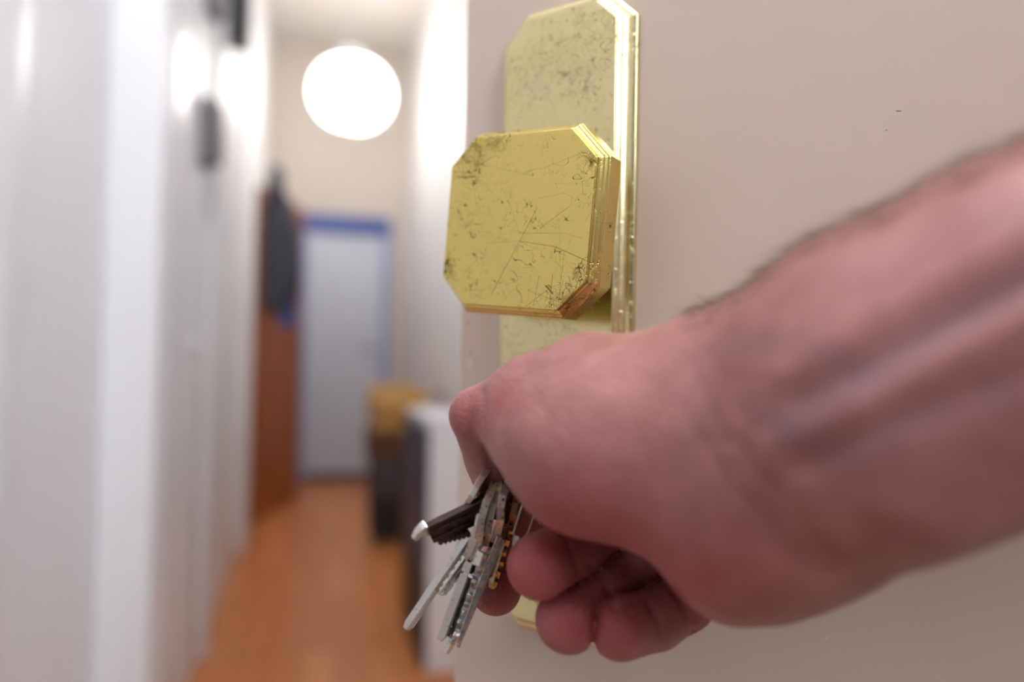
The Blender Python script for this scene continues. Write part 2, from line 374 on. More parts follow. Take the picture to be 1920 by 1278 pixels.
    L(mth('ADD', mask, mth('MULTIPLY', noise(30, 2, 0, 81), .25)), bp.inputs['Height']); L(bp.outputs[0], B.inputs['Normal'])
    return M
PW, PTOP, PBOT, PCH = .05107, .1352, -.1148, .0088
KY, KL, KS, KC, KR = .04428, .0304, .03218, .01068, .08
BRASS = (.78, .635, .205, 1)
def kl(px, py):  # pixel -> knob-local coords (rotated by -KR)
    x, y = on_plane(px, py, KL); y -= KY
    c, s = math.cos(KR), math.sin(KR); return (c*x - s*y, s*x + c*y)
kseg = [((1006, 392), (921, 552), .00022, .95), ((974, 437), (1060, 437), .00018, .8), ((1060, 437), (1092, 447), .00016, .6), ((974, 452), (1040, 462), .00022, .9), ((1040, 462), (1098, 488), .00026, .95),
        ((1012, 428), (1070, 385), .0002, .85), ((1070, 385), (1074, 368), .00016, .7), ((1008, 372), (1058, 362), .00016, .7), ((1058, 362), (1074, 370), .00016, .7), ((955, 380), (975, 440), .00014, .6),
        ((858, 332), (892, 331), .0005, .95), ((862, 344), (932, 344), .00012, .6), ((1024, 536), (1036, 550), .0008, .95), ((1028, 534), (1034, 540), .0005, .9), ((1012, 318), (1092, 286), .00018, .7),
        ((920, 455), (975, 452), .00014, .5), ((975, 452), (990, 460), .00018, .8), ((1005, 410), (968, 470), .00014, .5), ((1048, 410), (1052, 540), .0001, .5), ((920, 425), (900, 520), .00012, .45), ((872, 545), (930, 540), .00014, .6),
        ((985, 575), (1030, 540), .0002, .8), ((990, 545), (1060, 570), .00016, .7), ((1010, 520), (1000, 575), .00018, .7), ((1036, 515), (1030, 575), .00022, .85), ((1058, 470), (1046, 580), .00014, .7), ((868, 300), (1000, 330), .00016, .6), ((880, 320), (930, 290), .0002, .7)]
for _ in range(26):
    ax_, ay_ = random.uniform(860, 1085), random.uniform(300, 570); an_ = random.uniform(0, PI); l_ = random.uniform(8, 38)
    kseg.append(((ax_, ay_), (ax_+l_*math.cos(an_), ay_+l_*math.sin(an_)), random.uniform(.0001, .00018), random.uniform(.35, .75)))
kdens = [kl(880, 285)+(.015,), kl(925, 262)+(.010,), kl(1060, 565)+(.009,), kl(1092, 510)+(.006,), kl(838, 505)+(.006,), kl(1105, 300)+(.006,)]
M_knob = brass('scratched_brass_knob', [(kl(*a), kl(*b), c*.6, d*.9) for a, b, c, d in kseg], kdens, BRASS, 1.0)
pseg = [((1128, 90), (1147, 105), .0003, .9), ((1118, 105), (1107, 118), .0003, .8), ((1060, 110), (1080, 114), .0004, .7), ((1020, 136), (1080, 134), .0003, .6), ((1080, 134), (1090, 146), .0005, .8), ((1085, 20), (1083, 60), .0003, .5),
        ((1084, 60), (1066, 95), .0003, .5), ((1066, 155), (1068, 175), .0005, .7), ((1030, 160), (1028, 185), .0005, .5), ((990, 195), (1012, 204), .0004, .6), ((972, 218), (982, 225), .0005, .6), ((1104, 132), (1132, 132), .0003, .6), ((1103, 150), (1110, 165), .0003, .7)]
opl = lambda px, py: on_plane(px, py, 0.0)
M_plate = brass('worn_brass_plate', [(opl(*a), opl(*b), c*.6, d*.8) for a, b, c, d in pseg], [opl(1110, 70)+(.02,), opl(1060, 120)+(.022,), opl(1000, 130)+(.018,), opl(1100, 160)+(.015,)], (.76, .68, .37, 1), .6, .12)
M_paint = mat('beige_gloss_door_paint', lin(206, 186, 172), .28, noise=(7, .03), bump=(45, .12), spec=.5)
M_edge = mat('door_edge_paint', lin(206, 190, 178), .4)
ed = thing('entrance_door', 'open beige gloss entrance door carrying a scratched brass knob on a long plate', 'door', Matrix.Translation((0, 0, 0)))
xe, _ = on_plane(862, 660, -PT)
obj('leaf', BX(xe, xe+.86, -.99+.0-PC[1], 2.05-1.0-PC[1], -PT-.042, -PT, bev=.0012), M_paint, ed, mat4=MD)
# paint chips and specks near the edge are small raised flakes on the leaf
M_chip = mat('pale_paint_chip', lin(216, 206, 196), .5)
M_dent = mat('dark_paint_speck', lin(110, 80, 66), .5)
for px_, py_, L_, wd_, an_, mt_ in ((880, 681, .0045, .0018, 1.5, M_chip), (1345, 1138, .0012, .0006, .9, M_chip), (1571, 1135, .0008, .0004, -.7, M_chip), (1549, 1195, .0011, .0004, -.5, M_chip), (1685, 208, .0014, .0003, -.2, M_dent), (1662, 244, .0006, .0003, 0, M_dent), (878, 604, .0012, .0009, .3, M_dent), (884, 660, .0010, .0008, .8, M_dent)):
    cx_, cy_ = on_plane(px_, py_, -PT)
    o_ = obj('paint_chip', BX(-L_/2, L_/2, -wd_/2, wd_/2, 0, .00006, bev=.00002, seg=1), mt_, ed); o_.matrix_local = MD @ Matrix.Translation((cx_, cy_, -PT)) @ Matrix.Rotation(an_, 4, 'Z')
def oct_ring(w, h_top, h_bot, c):
    return [(-w, h_bot+c), (-w, h_top-c), (-w+c, h_top), (w-c, h_top), (w, h_top-c), (w, h_bot+c), (w-c, h_bot), (-w+c, h_bot)]
def stepped(prof, w, ht, hb, c):
    """prof = list of (outward offset, z); sweep the chamfered rectangle outline"""
    vs, fs = [], []; n = 8
    for o, z in prof:
        vs += [(x, y, z) for x, y in oct_ring(w+o, ht+o, hb-o, max(.0006, c+o*.586))]
    fs.append(tuple(range(n)))
    for j in range(len(prof)-1):
        for k in range(n): fs.append((j*n+k, j*n+(k+1) % n, (j+1)*n+(k+1) % n, (j+1)*n+k))
    fs.append(tuple(range((len(prof)-1)*n, len(prof)*n))[::-1])
    bm = bmesh.new(); V = [bm.verts.new(v) for v in vs]
    for f in fs: bm.faces.new([V[i] for i in f])
    return bm
def rnd(cx, cz, r, a0, a1, n=5):
    return [(cx+r*math.cos(math.radians(a0+(a1-a0)*i/n)), cz+r*math.sin(math.radians(a0+(a1-a0)*i/n))) for i in range(n+1)]
mm = .001
pprof = [(x*mm, z*mm) for x, z in ((0, 0), (.2, -.12), (.5, -.95), (1.45, -1.75), (2.0, -2.9), (3.0, -3.85), (3.5, -4.9), (5.0, -5.3), (6.2, -6.1), (6.4, -6.6))] + [(6.4*mm, -PT)]
bpz = obj('backplate', stepped(pprof, PW/2, PTOP, PBOT, PCH), M_plate, ed, mat4=MD); bpz['label'] = 'long worn brass backplate with stepped rim'
bv = bpz.modifiers.new('bevel', 'BEVEL'); bv.width = .00014; bv.segments = 2; bv.limit_method = 'ANGLE'; bv.angle_limit = math.radians(25)
kprof = [(x*mm, z*mm) for x, z in ((0, 0), (.32, -.32), (.36, -1.7), (.9, -1.95), (1.65, -2.7), (1.8, -3.3), (2.6, -4.1), (2.75, -4.7), (3.2, -5.2), (3.2, -13.2), (2.4, -14.4), (-6, -15.2), (-14, -16))]
MK = MD @ Matrix.Translation((0, KY, KL)) @ Matrix.Rotation(-KR, 4, 'Z')
kb = obj('knob', stepped(kprof, KS, KS, -KS, KC), M_knob, ed, mat4=MK); kb['label'] = 'square scratched brass knob with cut corners'
bv = kb.modifiers.new('bevel', 'BEVEL'); bv.width = .00015; bv.segments = 2; bv.limit_method = 'ANGLE'; bv.angle_limit = math.radians(25)
nk = obj('neck', lathe([(0, -.0158), (.0165, -.0158), (.0135, -.019), (.0125, -.024), (.016, -.0285), (.017, -.0300), (0, -.0300)], 40), M_plate, kb, True)
nk.matrix_local = Matrix.Identity(4)
# ------------------------------------------------------------------ hand and forearm: one continuous surface grown from a skeleton
VOX = 1.0
LO = np.array([-30., -112., 30.]); HI = np.array([250., 100., 264.])
dims = np.ceil((HI-LO)/VOX).astype(int)
ax = [LO[i]+VOX*np.arange(dims[i], dtype=np.float32) for i in range(3)]
class Field:
    def __init__(s): s.D = np.full(dims, 60., np.float32)
    def cone(s, a, b, ra, rb, k, sub=False):
        """smooth-union a tapered capsule (level-frame mm)"""
        a, b = np.asarray(a, float), np.asarray(b, float)
        mg = max(ra, rb)+k+4
        lo = np.maximum(((np.minimum(a, b)-mg-LO)/VOX).astype(int), 0); hi = np.minimum(((np.maximum(a, b)+mg-LO)/VOX).astype(int)+2, dims)
        if (hi <= lo).any(): return
        x = ax[0][lo[0]:hi[0], None, None]; y = ax[1][None, lo[1]:hi[1], None]; z = ax[2][None, None, lo[2]:hi[2]]
        d = b-a; ll = max(float(d@d), 1e-6)
        t = np.clip(((x-a[0])*d[0]+(y-a[1])*d[1]+(z-a[2])*d[2])/ll, 0, 1)
        q = np.sqrt((x-a[0]-t*d[0])**2+(y-a[1]-t*d[1])**2+(z-a[2]-t*d[2])**2) - (ra+(rb-ra)*t)
        sl = tuple(slice(l, h) for l, h in zip(lo, hi)); D = s.D[sl]
        if sub:
            h = np.clip(k-np.abs(-q-D), 0, None)/k; s.D[sl] = np.maximum(D, -q)+h*h*k*.25
        else:
            h = np.clip(k-np.abs(q-D), 0, None)/k; s.D[sl] = np.minimum(D, q)-h*h*k*.25
    def join(s, o, k):
        h = np.clip(k-np.abs(s.D-o.D), 0, None)/k; s.D = np.minimum(s.D, o.D)-h*h*k*.25
    def sample(s, P):
        q = (np.asarray(P)-LO)/VOX; i = np.clip(np.floor(q).astype(int), 0, dims-2); f = q-i; r = 0
        for dx in (0, 1):
            for dy in (0, 1):
                for dz in (0, 1):
                    wgt = (f[:, 0] if dx else 1-f[:, 0])*(f[:, 1] if dy else 1-f[:, 1])*(f[:, 2] if dz else 1-f[:, 2])
                    r = r+wgt*s.D[i[:, 0]+dx, i[:, 1]+dy, i[:, 2]+dz]
        return r
    def crease(s, o, g, w_):
        """union that keeps a fold between the two surfaces"""
        s.D = np.minimum(s.D, o.D)+g*np.clip(1-np.abs(s.D-o.D)/w_, 0, 1)**2
def chain(F, pts, k):
    for (a, ra), (b, rb) in zip(pts, pts[1:]): F.cone(a, b, ra, rb, k)
J = lambda px, py, d, r: (lev(px, py, d), r)
# joints: pixel-derived position, depth (mm), radius (mm)
W1, W2, W3 = J(1405, 778, 191, 27.51), J(1440, 925, 185, 27.02), J(1395, 1008, 193, 19.2)
FA, FB = J(1920, 560, 152, 28.5), J(1920, 665, 152, 28.5)
eA, eB = (np.array([205., 66., 84.]), 35.), (np.array([203., 42., 82.]), 35.)
IM, MM, RM, PM = J(1155, 775, 243, 12), J(1225, 860, 241, 12), J(1295, 955, 235, 11.5), J(1352, 1045, 228, 11)
body = Field()
chain(body, [W1, J(1640, 655, 163, 26.5), FA, eA], 10); chain(body, [W2, J(1660, 800, 160, 26.5), FB, eB], 14)
chain(body, [J(1400, 840, 180, 26), J(1640, 730, 160, 26), J(1920, 610, 146, 29)], 14)
chain(body, [W1, W2, W3], 12)
chain(body, [W3, J(1375, 1040, 200, 16), PM], 8)
for m_, (wx, wy, wd_) in zip((IM, MM, RM), ((1330, 760, 195), (1360, 850, 195), (1390, 940, 195))):
    chain(body, [J(wx, wy, wd_, 16), m_], 10)
chain(body, [IM, MM, RM, PM], 8)
chain(body, [J(1150, 1000, 247, 7), J(1215, 1062, 244, 7.5), J(1290, 1095, 238, 8.5)], 8)
chain(body, [J(1330, 790, 194, 22.95), J(1200, 835, 197, 21.37), J(1085, 830, 203, 20.82), J(1000, 795, 214, 16.1)], 9)      # thenar mass
chain(body, [J(1330, 850, 194, 23.99), J(1200, 820, 200, 21.88)], 22)
chain(body, [J(1230, 880, 198, 14.59), J(1090, 880, 204, 14.57)], 9)
# thumb: metacarpal, proximal and distal phalanx
th = Field()
chain(th, [J(1310, 755, 195, 17.45), J(1105, 718, 210, 13.93), J(1000, 738, 215, 11), J(895, 778, 226, 8.6)], 6)
chain(th, [J(895, 778, 226, 8.7), J(916, 858, 236, 7.8), J(936, 935, 240, 7.0)], 2)
body.join(th, 5)
def finger(pts, kb, kj=2.0):
    f = Field(); chain(f, pts, kj); body.crease(f, kb, 3.2)
finger([IM, J(1010, 900, 252, 9.5), J(965, 1000, 252, 8.8), J(930, 1104, 245, 8.8)], 1.6)
finger([MM, J(1130, 988, 238, 10), J(1074, 1030, 227, 9.9), J(1012, 1061, 216, 10.1)], 1.6)
finger([RM, J(1170, 1062, 238, 9.6), J(1125, 1105, 229, 9.5), J(1066, 1160, 219, 10.3)], 1.6)
finger([PM, J(1283, 1128, 228, 9.0), J(1228, 1160, 223, 9.2), J(1162, 1174, 217, 10.0)], 1.6)
def groove(F, pts, r):
    for a, b in zip(pts, pts[1:]): F.cone(lev(*a), lev(*b), r, r, 1.2, sub=True)
def net(D):
    """surface nets"""
    s = D < 0; n = D.shape
    c = np.zeros((n[0]-1, n[1]-1, n[2]-1), np.int8)
    for dx in (0, 1):
        for dy in (0, 1):
            for dz in (0, 1): c += s[dx:n[0]-1+dx, dy:n[1]-1+dy, dz:n[2]-1+dz]
    act = np.argwhere((c > 0) & (c < 8)); idx = np.full(c.shape, -1, np.int32); idx[tuple(act.T)] = np.arange(len(act))
    acc = np.zeros((len(act), 3)); cnt = np.zeros(len(act))
    off = [(i, j, k) for i in (0, 1) for j in (0, 1) for k in (0, 1)]
    val = {o: D[tuple((act+o).T)] for o in off}
    for o in off:
        for a in range(3):
            if o[a] == 0:
                p = list(o); p[a] = 1; p = tuple(p); v0, v1 = val[o], val[p]
                mk = (v0 < 0) != (v1 < 0); t = np.where(mk, v0/np.where(mk, v0-v1, 1), 0)
                e = np.tile(np.array(o, float), (len(act), 1)); e[:, a] = t
                acc += e*mk[:, None]; cnt += mk
    V = (act+acc/cnt[:, None])*VOX+LO
    Q = []
    for a in range(3):
        b_, c_ = (a+1) % 3, (a+2) % 3
        s0 = np.take(s, range(0, n[a]-1), a); s1 = np.take(s, range(1, n[a]), a)
        e = np.argwhere(s0 != s1); fl = s0[tuple(e.T)]
        ok = (e[:, b_] > 0) & (e[:, c_] > 0) & (e[:, b_] < n[b_]-1) & (e[:, c_] < n[c_]-1); e = e[ok]; fl = fl[ok]
        q = []
        for ob, oc in ((0, 0), (1, 0), (1, 1), (0, 1)):
            f = e.copy(); f[:, b_] -= ob; f[:, c_] -= oc; q.append(idx[tuple(f.T)])
        q = np.array(q).T; q[~fl] = q[~fl][:, ::-1]; Q.append(q)
    return V, np.concatenate(Q)
V, Q = net(body.D)
E_ = np.concatenate([Q[:, [0, 1]], Q[:, [1, 2]], Q[:, [2, 3]], Q[:, [3, 0]]])
deg = np.bincount(E_.ravel(), minlength=len(V)).astype(float)
for it in range(4):
    lam = .5 if it % 2 == 0 else -.3
    acc = np.stack([np.bincount(E_[:, 0], V[E_[:, 1], i], len(V))+np.bincount(E_[:, 1], V[E_[:, 0], i], len(V)) for i in range(3)], 1)
    V = V+lam*(acc/np.maximum(deg, 1)[:, None]-V)
def normals(V):
    a = V[Q[:, 2]]-V[Q[:, 0]]; b = V[Q[:, 3]]-V[Q[:, 1]]; fn = np.cross(a, b)
    N_ = np.stack([sum(np.bincount(Q[:, j], fn[:, i], len(V)) for j in range(4)) for i in range(3)], 1)
    return N_/np.maximum(np.linalg.norm(N_, axis=1), 1e-9)[:, None]
def pix(V):
    x, y, z = V.T; y, z = cp*y-sp*z, sp*y+cp*z
    X, Y = F_PX*x/z, -F_PX*y/z
    return np.stack([960+cr*X-sr*Y, 639+sr*X+cr*Y], 1)
NV = normals(V)
if (NV*(V-V.mean(0))).sum(1).mean() < 0: Q = Q[:, ::-1]; NV = -NV
# skin relief: tendons, veins and creases as polylines laid on the palm-side surface
PX = pix(V); FRONT = (NV*V).sum(1)/np.linalg.norm(V, axis=1) < -.05
disp = np.zeros(len(V)); red = np.zeros(len(V)); vein = np.zeros(len(V))
def pdist(pts):
    best = np.full(len(V), 1e9)
    for (x0, y0), (x1, y1) in zip(pts, pts[1:]):
        d = np.array([x1-x0, y1-y0], float); t = np.clip(((PX-[x0, y0])@d)/(d@d), 0, 1)
        best = np.minimum(best, np.hypot(PX[:, 0]-x0-t*d[0], PX[:, 1]-y0-t*d[1]))
    return np.where(FRONT, best, 1e9)
def ridge(pts, wpx, amp): 
    global disp; disp = disp+amp*np.exp(-(pdist(pts)/wpx)**2)
ridge([(1450, 835), (1571, 782), (1700, 712), (1840, 638), (1990, 560)], 34, .95)
ridge([(1500, 745), (1647, 680), (1780, 605), (1916, 537), (2000, 500)], 36, -1.0)
ridge([(1480, 700), (1620, 610), (1800, 500), (1990, 400)], 40, 1.0)
ridge([(1500, 880), (1700, 790), (1950, 690)], 30, -.8)
ridge([(1365, 815), (1420, 885), (1500, 965), (1585, 1045)], 11, -.45)
ridge([(1395, 800), (1465, 880), (1545, 960), (1620, 1030)], 18, .35)
ridge([(1315, 820), (1360, 890), (1440, 985), (1540, 1085)], 12, -.35)
ridge([(1300, 690), (1330, 760), (1350, 830)], 16, -.3)
ridge([(1335, 670), (1370, 750), (1400, 810)], 16, -.25)
ridge([(1232, 975), (1250, 940), (1270, 900)], 18, -.3)
ridge([(905, 735), (906, 790), (914, 850), (925, 890)], 6, -.7)
ridge([(985, 690), (960, 735), (948, 780)], 14, -.35); ridge([(1010, 760), (985, 820), (970, 880)], 20, -.4)
ridge([(1090, 1085), (1076, 1040), (1060, 1000)], 7, -.5)
ridge([(1110, 1060), (1138, 1095), (1150, 1140)], 7, -.5)
ridge([(1215, 1128), (1235, 1160), (1238, 1195)], 7, -.9); ridge([(1260, 1100), (1285, 1140), (1300, 1185)], 7, -1.3)
def blob(a, x, y, r, amt): a += amt*np.exp(-((PX[:, 0]-x)**2+(PX[:, 1]-y)**2)/r**2)
for x, y, r, a_ in ((1000, 1060, 60, .9), (1062, 1165, 60, .95), (1165, 1180, 62, .85), (930, 1110, 55, .8), (868, 780, 45, .55), (945, 750, 32, .5), (1110, 950, 110, .25), (1380, 1080, 110, .35), (1160, 1050, 120, .5), (1040, 960, 80, .4), (1290, 1120, 60, .5)): blob(red, x, y, r, a_*.8)
for pts, wp, a_ in (([(1480, 790), (1640, 700), (1800, 600), (1960, 510)], 34, .7), ([(1380, 640), (1500, 640), (1620, 700)], 22, .4), ([(1560, 850), (1720, 800), (1900, 730)], 40, .4), ([(1330, 660), (1320, 760), (1290, 850)], 26, .3), ([(1400, 760), (1470, 800), (1530, 830)], 22, .35)):
    vein += a_*np.exp(-(pdist(pts)/wp)**2)
V2 = V+NV*disp[:, None]
def levw(V):
    V = V/1000.; return np.stack([V[:, 0]*ca+V[:, 2]*sa, -V[:, 0]*sa+V[:, 2]*ca, CAM_H+V[:, 1]], 1)
HV = levw(V2)
me = bpy.data.meshes.new('person'); me.from_pydata(HV.tolist(), [], Q.tolist()); me.polygons.foreach_set('use_smooth', [True]*len(Q))
for nm, arr in (('redness', red), ('vein', vein)):
    at_ = me.attributes.new(nm, 'FLOAT', 'POINT'); at_.data.foreach_set('value', np.clip(arr, 0, 1).astype(np.float32))
def skin_mat():
    M = bpy.data.materials.new('skin'); M.use_nodes = True; nt = M.node_tree; N, L = nt.nodes, nt.links.new; B = N['Principled BSDF']
    tc = N.new('ShaderNodeTexCoord')
    def attr(n): a = N.new('ShaderNodeAttribute'); a.attribute_name = n; return a.outputs['Fac']
    def mix(f, a, b):
        m_ = N.new('ShaderNodeMix'); m_.data_type = 'RGBA'
        for i, v in ((0, f), (6, a), (7, b)):
            if isinstance(v, (tuple, float)): m_.inputs[i].default_value = v
            else: L(v, m_.inputs[i])
        return m_.outputs[2]
    def nz(s, d=3):
        n = N.new('ShaderNodeTexNoise'); n.inputs['Scale'].default_value = s; n.inputs['Detail'].default_value = d; L(tc.outputs['Object'], n.inputs['Vector']); return n.outputs['Fac']
    c = mix(nz(95, 6), lin(*SKIN_A), lin(*SKIN_B))
    c = mix(attr('redness'), c, lin(*SKIN_R)); c = mix(attr('vein'), c, lin(*SKIN_V))
    L(c, B.inputs['Base Color']); B.inputs['Roughness'].default_value = .48; B.inputs['Specular IOR Level'].default_value = .4
    B.inputs['Subsurface Weight'].default_value = .12; B.inputs['Subsurface Radius'].default_value = (1, .35, .2); B.inputs['Subsurface Scale'].default_value = .0025
    vo = N.new('ShaderNodeTexVoronoi'); vo.inputs['Scale'].default_value = 900; L(tc.outputs['Object'], vo.inputs['Vector'])
    mt = N.new('ShaderNodeMath'); mt.operation = 'MULTIPLY_ADD'; L(nz(420, 4), mt.inputs[0]); mt.inputs[1].default_value = 1.2; L(vo.outputs['Distance'], mt.inputs[2])
    bp = N.new('ShaderNodeBump'); bp.inputs['Strength'].default_value = .4; bp.inputs['Distance'].default_value = .0005; L(mt.outputs[0], bp.inputs['Height']); L(bp.outputs[0], B.inputs['Normal'])
    return M
SKIN_A, SKIN_B, SKIN_R, SKIN_V = (186, 132, 128), (134, 82, 78), (164, 70, 76), (134, 100, 104)
M_skin = skin_mat(); me.materials.append(M_skin)
person = bpy.data.objects.new('person', me); COL.objects.link(person)
tag(person, 'hand and hairy bare forearm of a person reaching in from the right, gripping keys', 'person')
# hair along the thumb side of the forearm and a little fuzz on the thumb
def hairs(sel, n, l0, l1, tilt, rad, along):
    ids = rng.choice(sel, n); vs, fs = [], []
    for i in ids:
        p = V2[i]+rng.normal(0, .25, 3); nn = NV[i]; t = along-nn*(along@nn); t = t/np.linalg.norm(t)
        d = t*rng.uniform(.7, 1.1)+nn*rng.uniform(*tilt)+rng.normal(0, .25, 3); d /= np.linalg.norm(d); L_ = rng.uniform(l0, l1)
        s1 = np.cross(d, nn+.01); s1 /= np.linalg.norm(s1); s2 = np.cross(d, s1); b = len(vs)
        for j, (f, rr) in enumerate(((0, 1), (.35, .9), (.7, .6), (1, .12))):
            c = p+d*L_*f+(-nn*.16+t*.1)*L_*f*f
            for k in range(3):
                a_ = 2*PI*k/3; vs.append(c+(s1*math.cos(a_)+s2*math.sin(a_))*rad*rr)
        for j in range(3):
            for k in range(3): fs.append((b+j*3+k, b+j*3+(k+1) % 3, b+j*3+3+(k+1) % 3, b+j*3+3+k))
    return levw(np.array(vs)).tolist(), [], fs
M_hair = mat('brown_arm_hair', lin(104, 76, 54), .6)
adir = lev(1400, 700, 176)-lev(1920, 450, 152); adir /= np.linalg.norm(adir)
upn = NV[:, 1]+.45*NV[:, 2]
sel = np.where((PX[:, 0] > 1300) & (V[:, 2] > 60) & (upn > .55))[0]
hr = obj('arm_hair', hairs(sel, 8000, 3.5, 7.5, (.15, .65), .055, adir), M_hair, person); hr['kind'] = 'stuff'; hr['label'] = 'short brown hair along the thumb side of the forearm'
sel2 = np.where((PX[:, 0] > 905) & (PX[:, 0] < 1060) & (NV[:, 1] > .35) & (V[:, 2] < 235) & (PX[:, 1] < 745))[0]
if len(sel2): 
    h2 = obj('thumb_hair', hairs(sel2, 110, 2.5, 5, (.15, .6), .035, lev(895, 778, 226)-lev(1105, 718, 205)), M_hair, person); h2['kind'] = 'stuff'
# ------------------------------------------------------------------ keys: swept blades and bows, each key a thing of its own
def steel(name, col, rough, spk):
    M = bpy.data.materials.new(name); M.use_nodes = True; nt = M.node_tree; N, L = nt.nodes, nt.links.new; B = N['Principled BSDF']
    B.inputs['Metallic'].default_value = .95
    tc = N.new('ShaderNodeTexCoord'); n = N.new('ShaderNodeTexNoise'); n.inputs['Scale'].default_value = 900; n.inputs['Detail'].default_value = 3; L(tc.outputs['Object'], n.inputs['Vector'])
    r = N.new('ShaderNodeMapRange'); r.inputs['From Min'].default_value = .60; r.inputs['From Max'].default_value = .66; r.inputs['To Max'].default_value = spk; L(n.outputs['Fac'], r.inputs['Value'])
    n2 = N.new('ShaderNodeTexNoise'); n2.inputs['Scale'].default_value = 220; L(tc.outputs['Object'], n2.inputs['Vector'])
    r2 = N.new('ShaderNodeMapRange'); r2.inputs['To Min'].default_value = rough*.7; r2.inputs['To Max'].default_value = rough*1.4; L(n2.outputs['Fac'], r2.inputs['Value'])
    m_ = N.new('ShaderNodeMix'); m_.data_type = 'RGBA'; m_.inputs[6].default_value = col; m_.inputs[7].default_value = lin(44, 36, 30); L(r.outputs[0], m_.inputs[0])
    L(m_.outputs[2], B.inputs['Base Color']); L(r2.outputs[0], B.inputs['Roughness'])
    b = N.new('ShaderNodeBump'); b.inputs['Strength'].default_value = .25; b.inputs['Distance'].default_value = .0002; L(n.outputs['Fac'], b.inputs['Height']); L(b.outputs[0], B.inputs['Normal'])
    return M
M_nickel = steel('worn_nickel', lin(190, 182, 172), .40, .85)
M_steel = steel('bright_key_steel', lin(214, 212, 208), .22, .35)
M_pale = steel('pale_nickel', lin(236, 232, 226), .5, .25)
M_bronze = steel('brown_bronze', lin(150, 112, 84), .35, .6)
M_chrome = steel('dark_worn_chrome', lin(72, 58, 55), .28, .4)
M_brassk = steel('dull_brass', lin(176, 148, 92), .3, .5)
def nodes3(path, tilt):
    """path nodes (px, py, centre depth, thickness, width[, hole half]) -> near-edge points, width dir, per-node data"""
    p0, p1 = np.array(path[0][:2], float), np.array(path[-1][:2], float); t = (p1-p0)/np.linalg.norm(p1-p0)
    perp = np.array([-t[1], -t[0], 0.]) if t[1] > 0 else np.array([t[1], t[0], 0.])
    perp = np.array([t[1], t[0], 0.]) if True else perp      # image perpendicular, pointing right/down for a key running down-left
    ray = lev(*path[len(path)//2][:2], 1.); ray /= np.linalg.norm(ray)
    perp = np.array([abs(t[1]), -abs(t[0]) if t[0] < 0 else abs(t[0]), 0.])
    wv = perp*tilt + ray*math.sqrt(max(0, 1-tilt*tilt)); wv -= 0; wv /= np.linalg.norm(wv)
    E = np.array([lev(n[0], n[1], n[2]-n[4]*.5*wv[2]) for n in path])
    return E, wv
def sweep(bm, path, tilt, grooves=()):
    E, wv = nodes3(path, tilt); n_ = len(path); secs = []
    for i in range(n_):
        tg = E[min(i+1, n_-1)]-E[max(i-1, 0)]; tg = tg-wv*(tg@wv); tg /= np.linalg.norm(tg); nn = np.cross(wv, tg)
        if nn[0] < 0: nn = -nn
        Tk, Wd = path[i][3], path[i][4]; hole = path[i][5] if len(path[i]) > 5 else 0
        def pt(s, t): return Vector(levw(np.array([E[i]+wv*s+nn*t]))[0])
        def sec(s0, s1):
            pl = [(s0, -Tk/2), (s0, Tk/2)]
            for g0, g1, gd in grooves: pl += [(g0*Wd, Tk/2), (g0*Wd+.12, Tk/2-gd), (g1*Wd-.12, Tk/2-gd), (g1*Wd, Tk/2)]
            pl += [(s1, Tk/2), (s1, -Tk/2)]
            return [pt(*q) for q in pl]
        secs.append([sec(0, Wd)] if not hole else [sec(0, Wd/2-hole), sec(Wd/2+hole, Wd)])
    for i in range(n_-1):
        A, B_ = secs[i], secs[i+1]
        m_ = max(len(A), len(B_))
        if len(A) != len(B_):   # hole begins or ends: halve the plain section
            def halve(s, o): return [s, s]
            A = A if len(A) == m_ else halve(A[0], B_); B_ = B_ if len(B_) == m_ else halve(B_[0], A)
            if not grooves:
                if len(secs[i]) == 1: A = split(secs[i][0])
                else: B_ = split(secs[i+1][0])
        for a, b in zip(A, B_):
            va = [bm.verts.new(v) for v in a]; vb = [bm.verts.new(v) for v in b]; k = len(va)
            for j in range(k): bm.faces.new((va[j], va[(j+1) % k], vb[(j+1) % k], vb[j]))
            bm.faces.new(va[::-1]); bm.faces.new(vb)
    bmesh.ops.remove_doubles(bm, verts=bm.verts[:], dist=1e-6)
    return bm
def split(s):
    a, b, c, d = s   # (0,-),(0,+),(W,+),(W,-)
    return [[a, b, b.lerp(c, .5), a.lerp(d, .5)], [a.lerp(d, .5), b.lerp(c, .5), c, d]]
def clean(bm):
    """drop inner faces shared by consecutive pieces, then soften edges"""
    seen = {}
    for f in bm.faces: seen.setdefault(tuple(sorted(v.index for v in f.verts)), []).append(f)
    bm.verts.index_update(); seen = {}
    for f in bm.faces[:]: seen.setdefault(tuple(sorted(v.index for v in f.verts)), []).append(f)
    dead = [f for v in seen.values() if len(v) > 1 for f in v]
    bmesh.ops.delete(bm, geom=dead, context='FACES_ONLY'); return bm
def part(name, path, tilt, m, parent, grooves=(), label=None):
    o = obj(name, clean(sweep(bmesh.new(), path, tilt, grooves)), m, parent)
    bv = o.modifiers.new('bevel', 'BEVEL'); bv.width = .00018; bv.segments = 2; bv.limit_method = 'ANGLE'; bv.angle_limit = math.radians(35)
    if label: o['label'] = label
    return o
def lerp_path(a, b, n, T_, W_): return [(a[0]+(b[0]-a[0])*i/n, a[1]+(b[1]-a[1])*i/n, a[2]+(b[2]-a[2])*i/n, T_, W_ if not callable(W_) else W_(i)) for i in range(n+1)]
KG = 'keys on the ring in the hand'
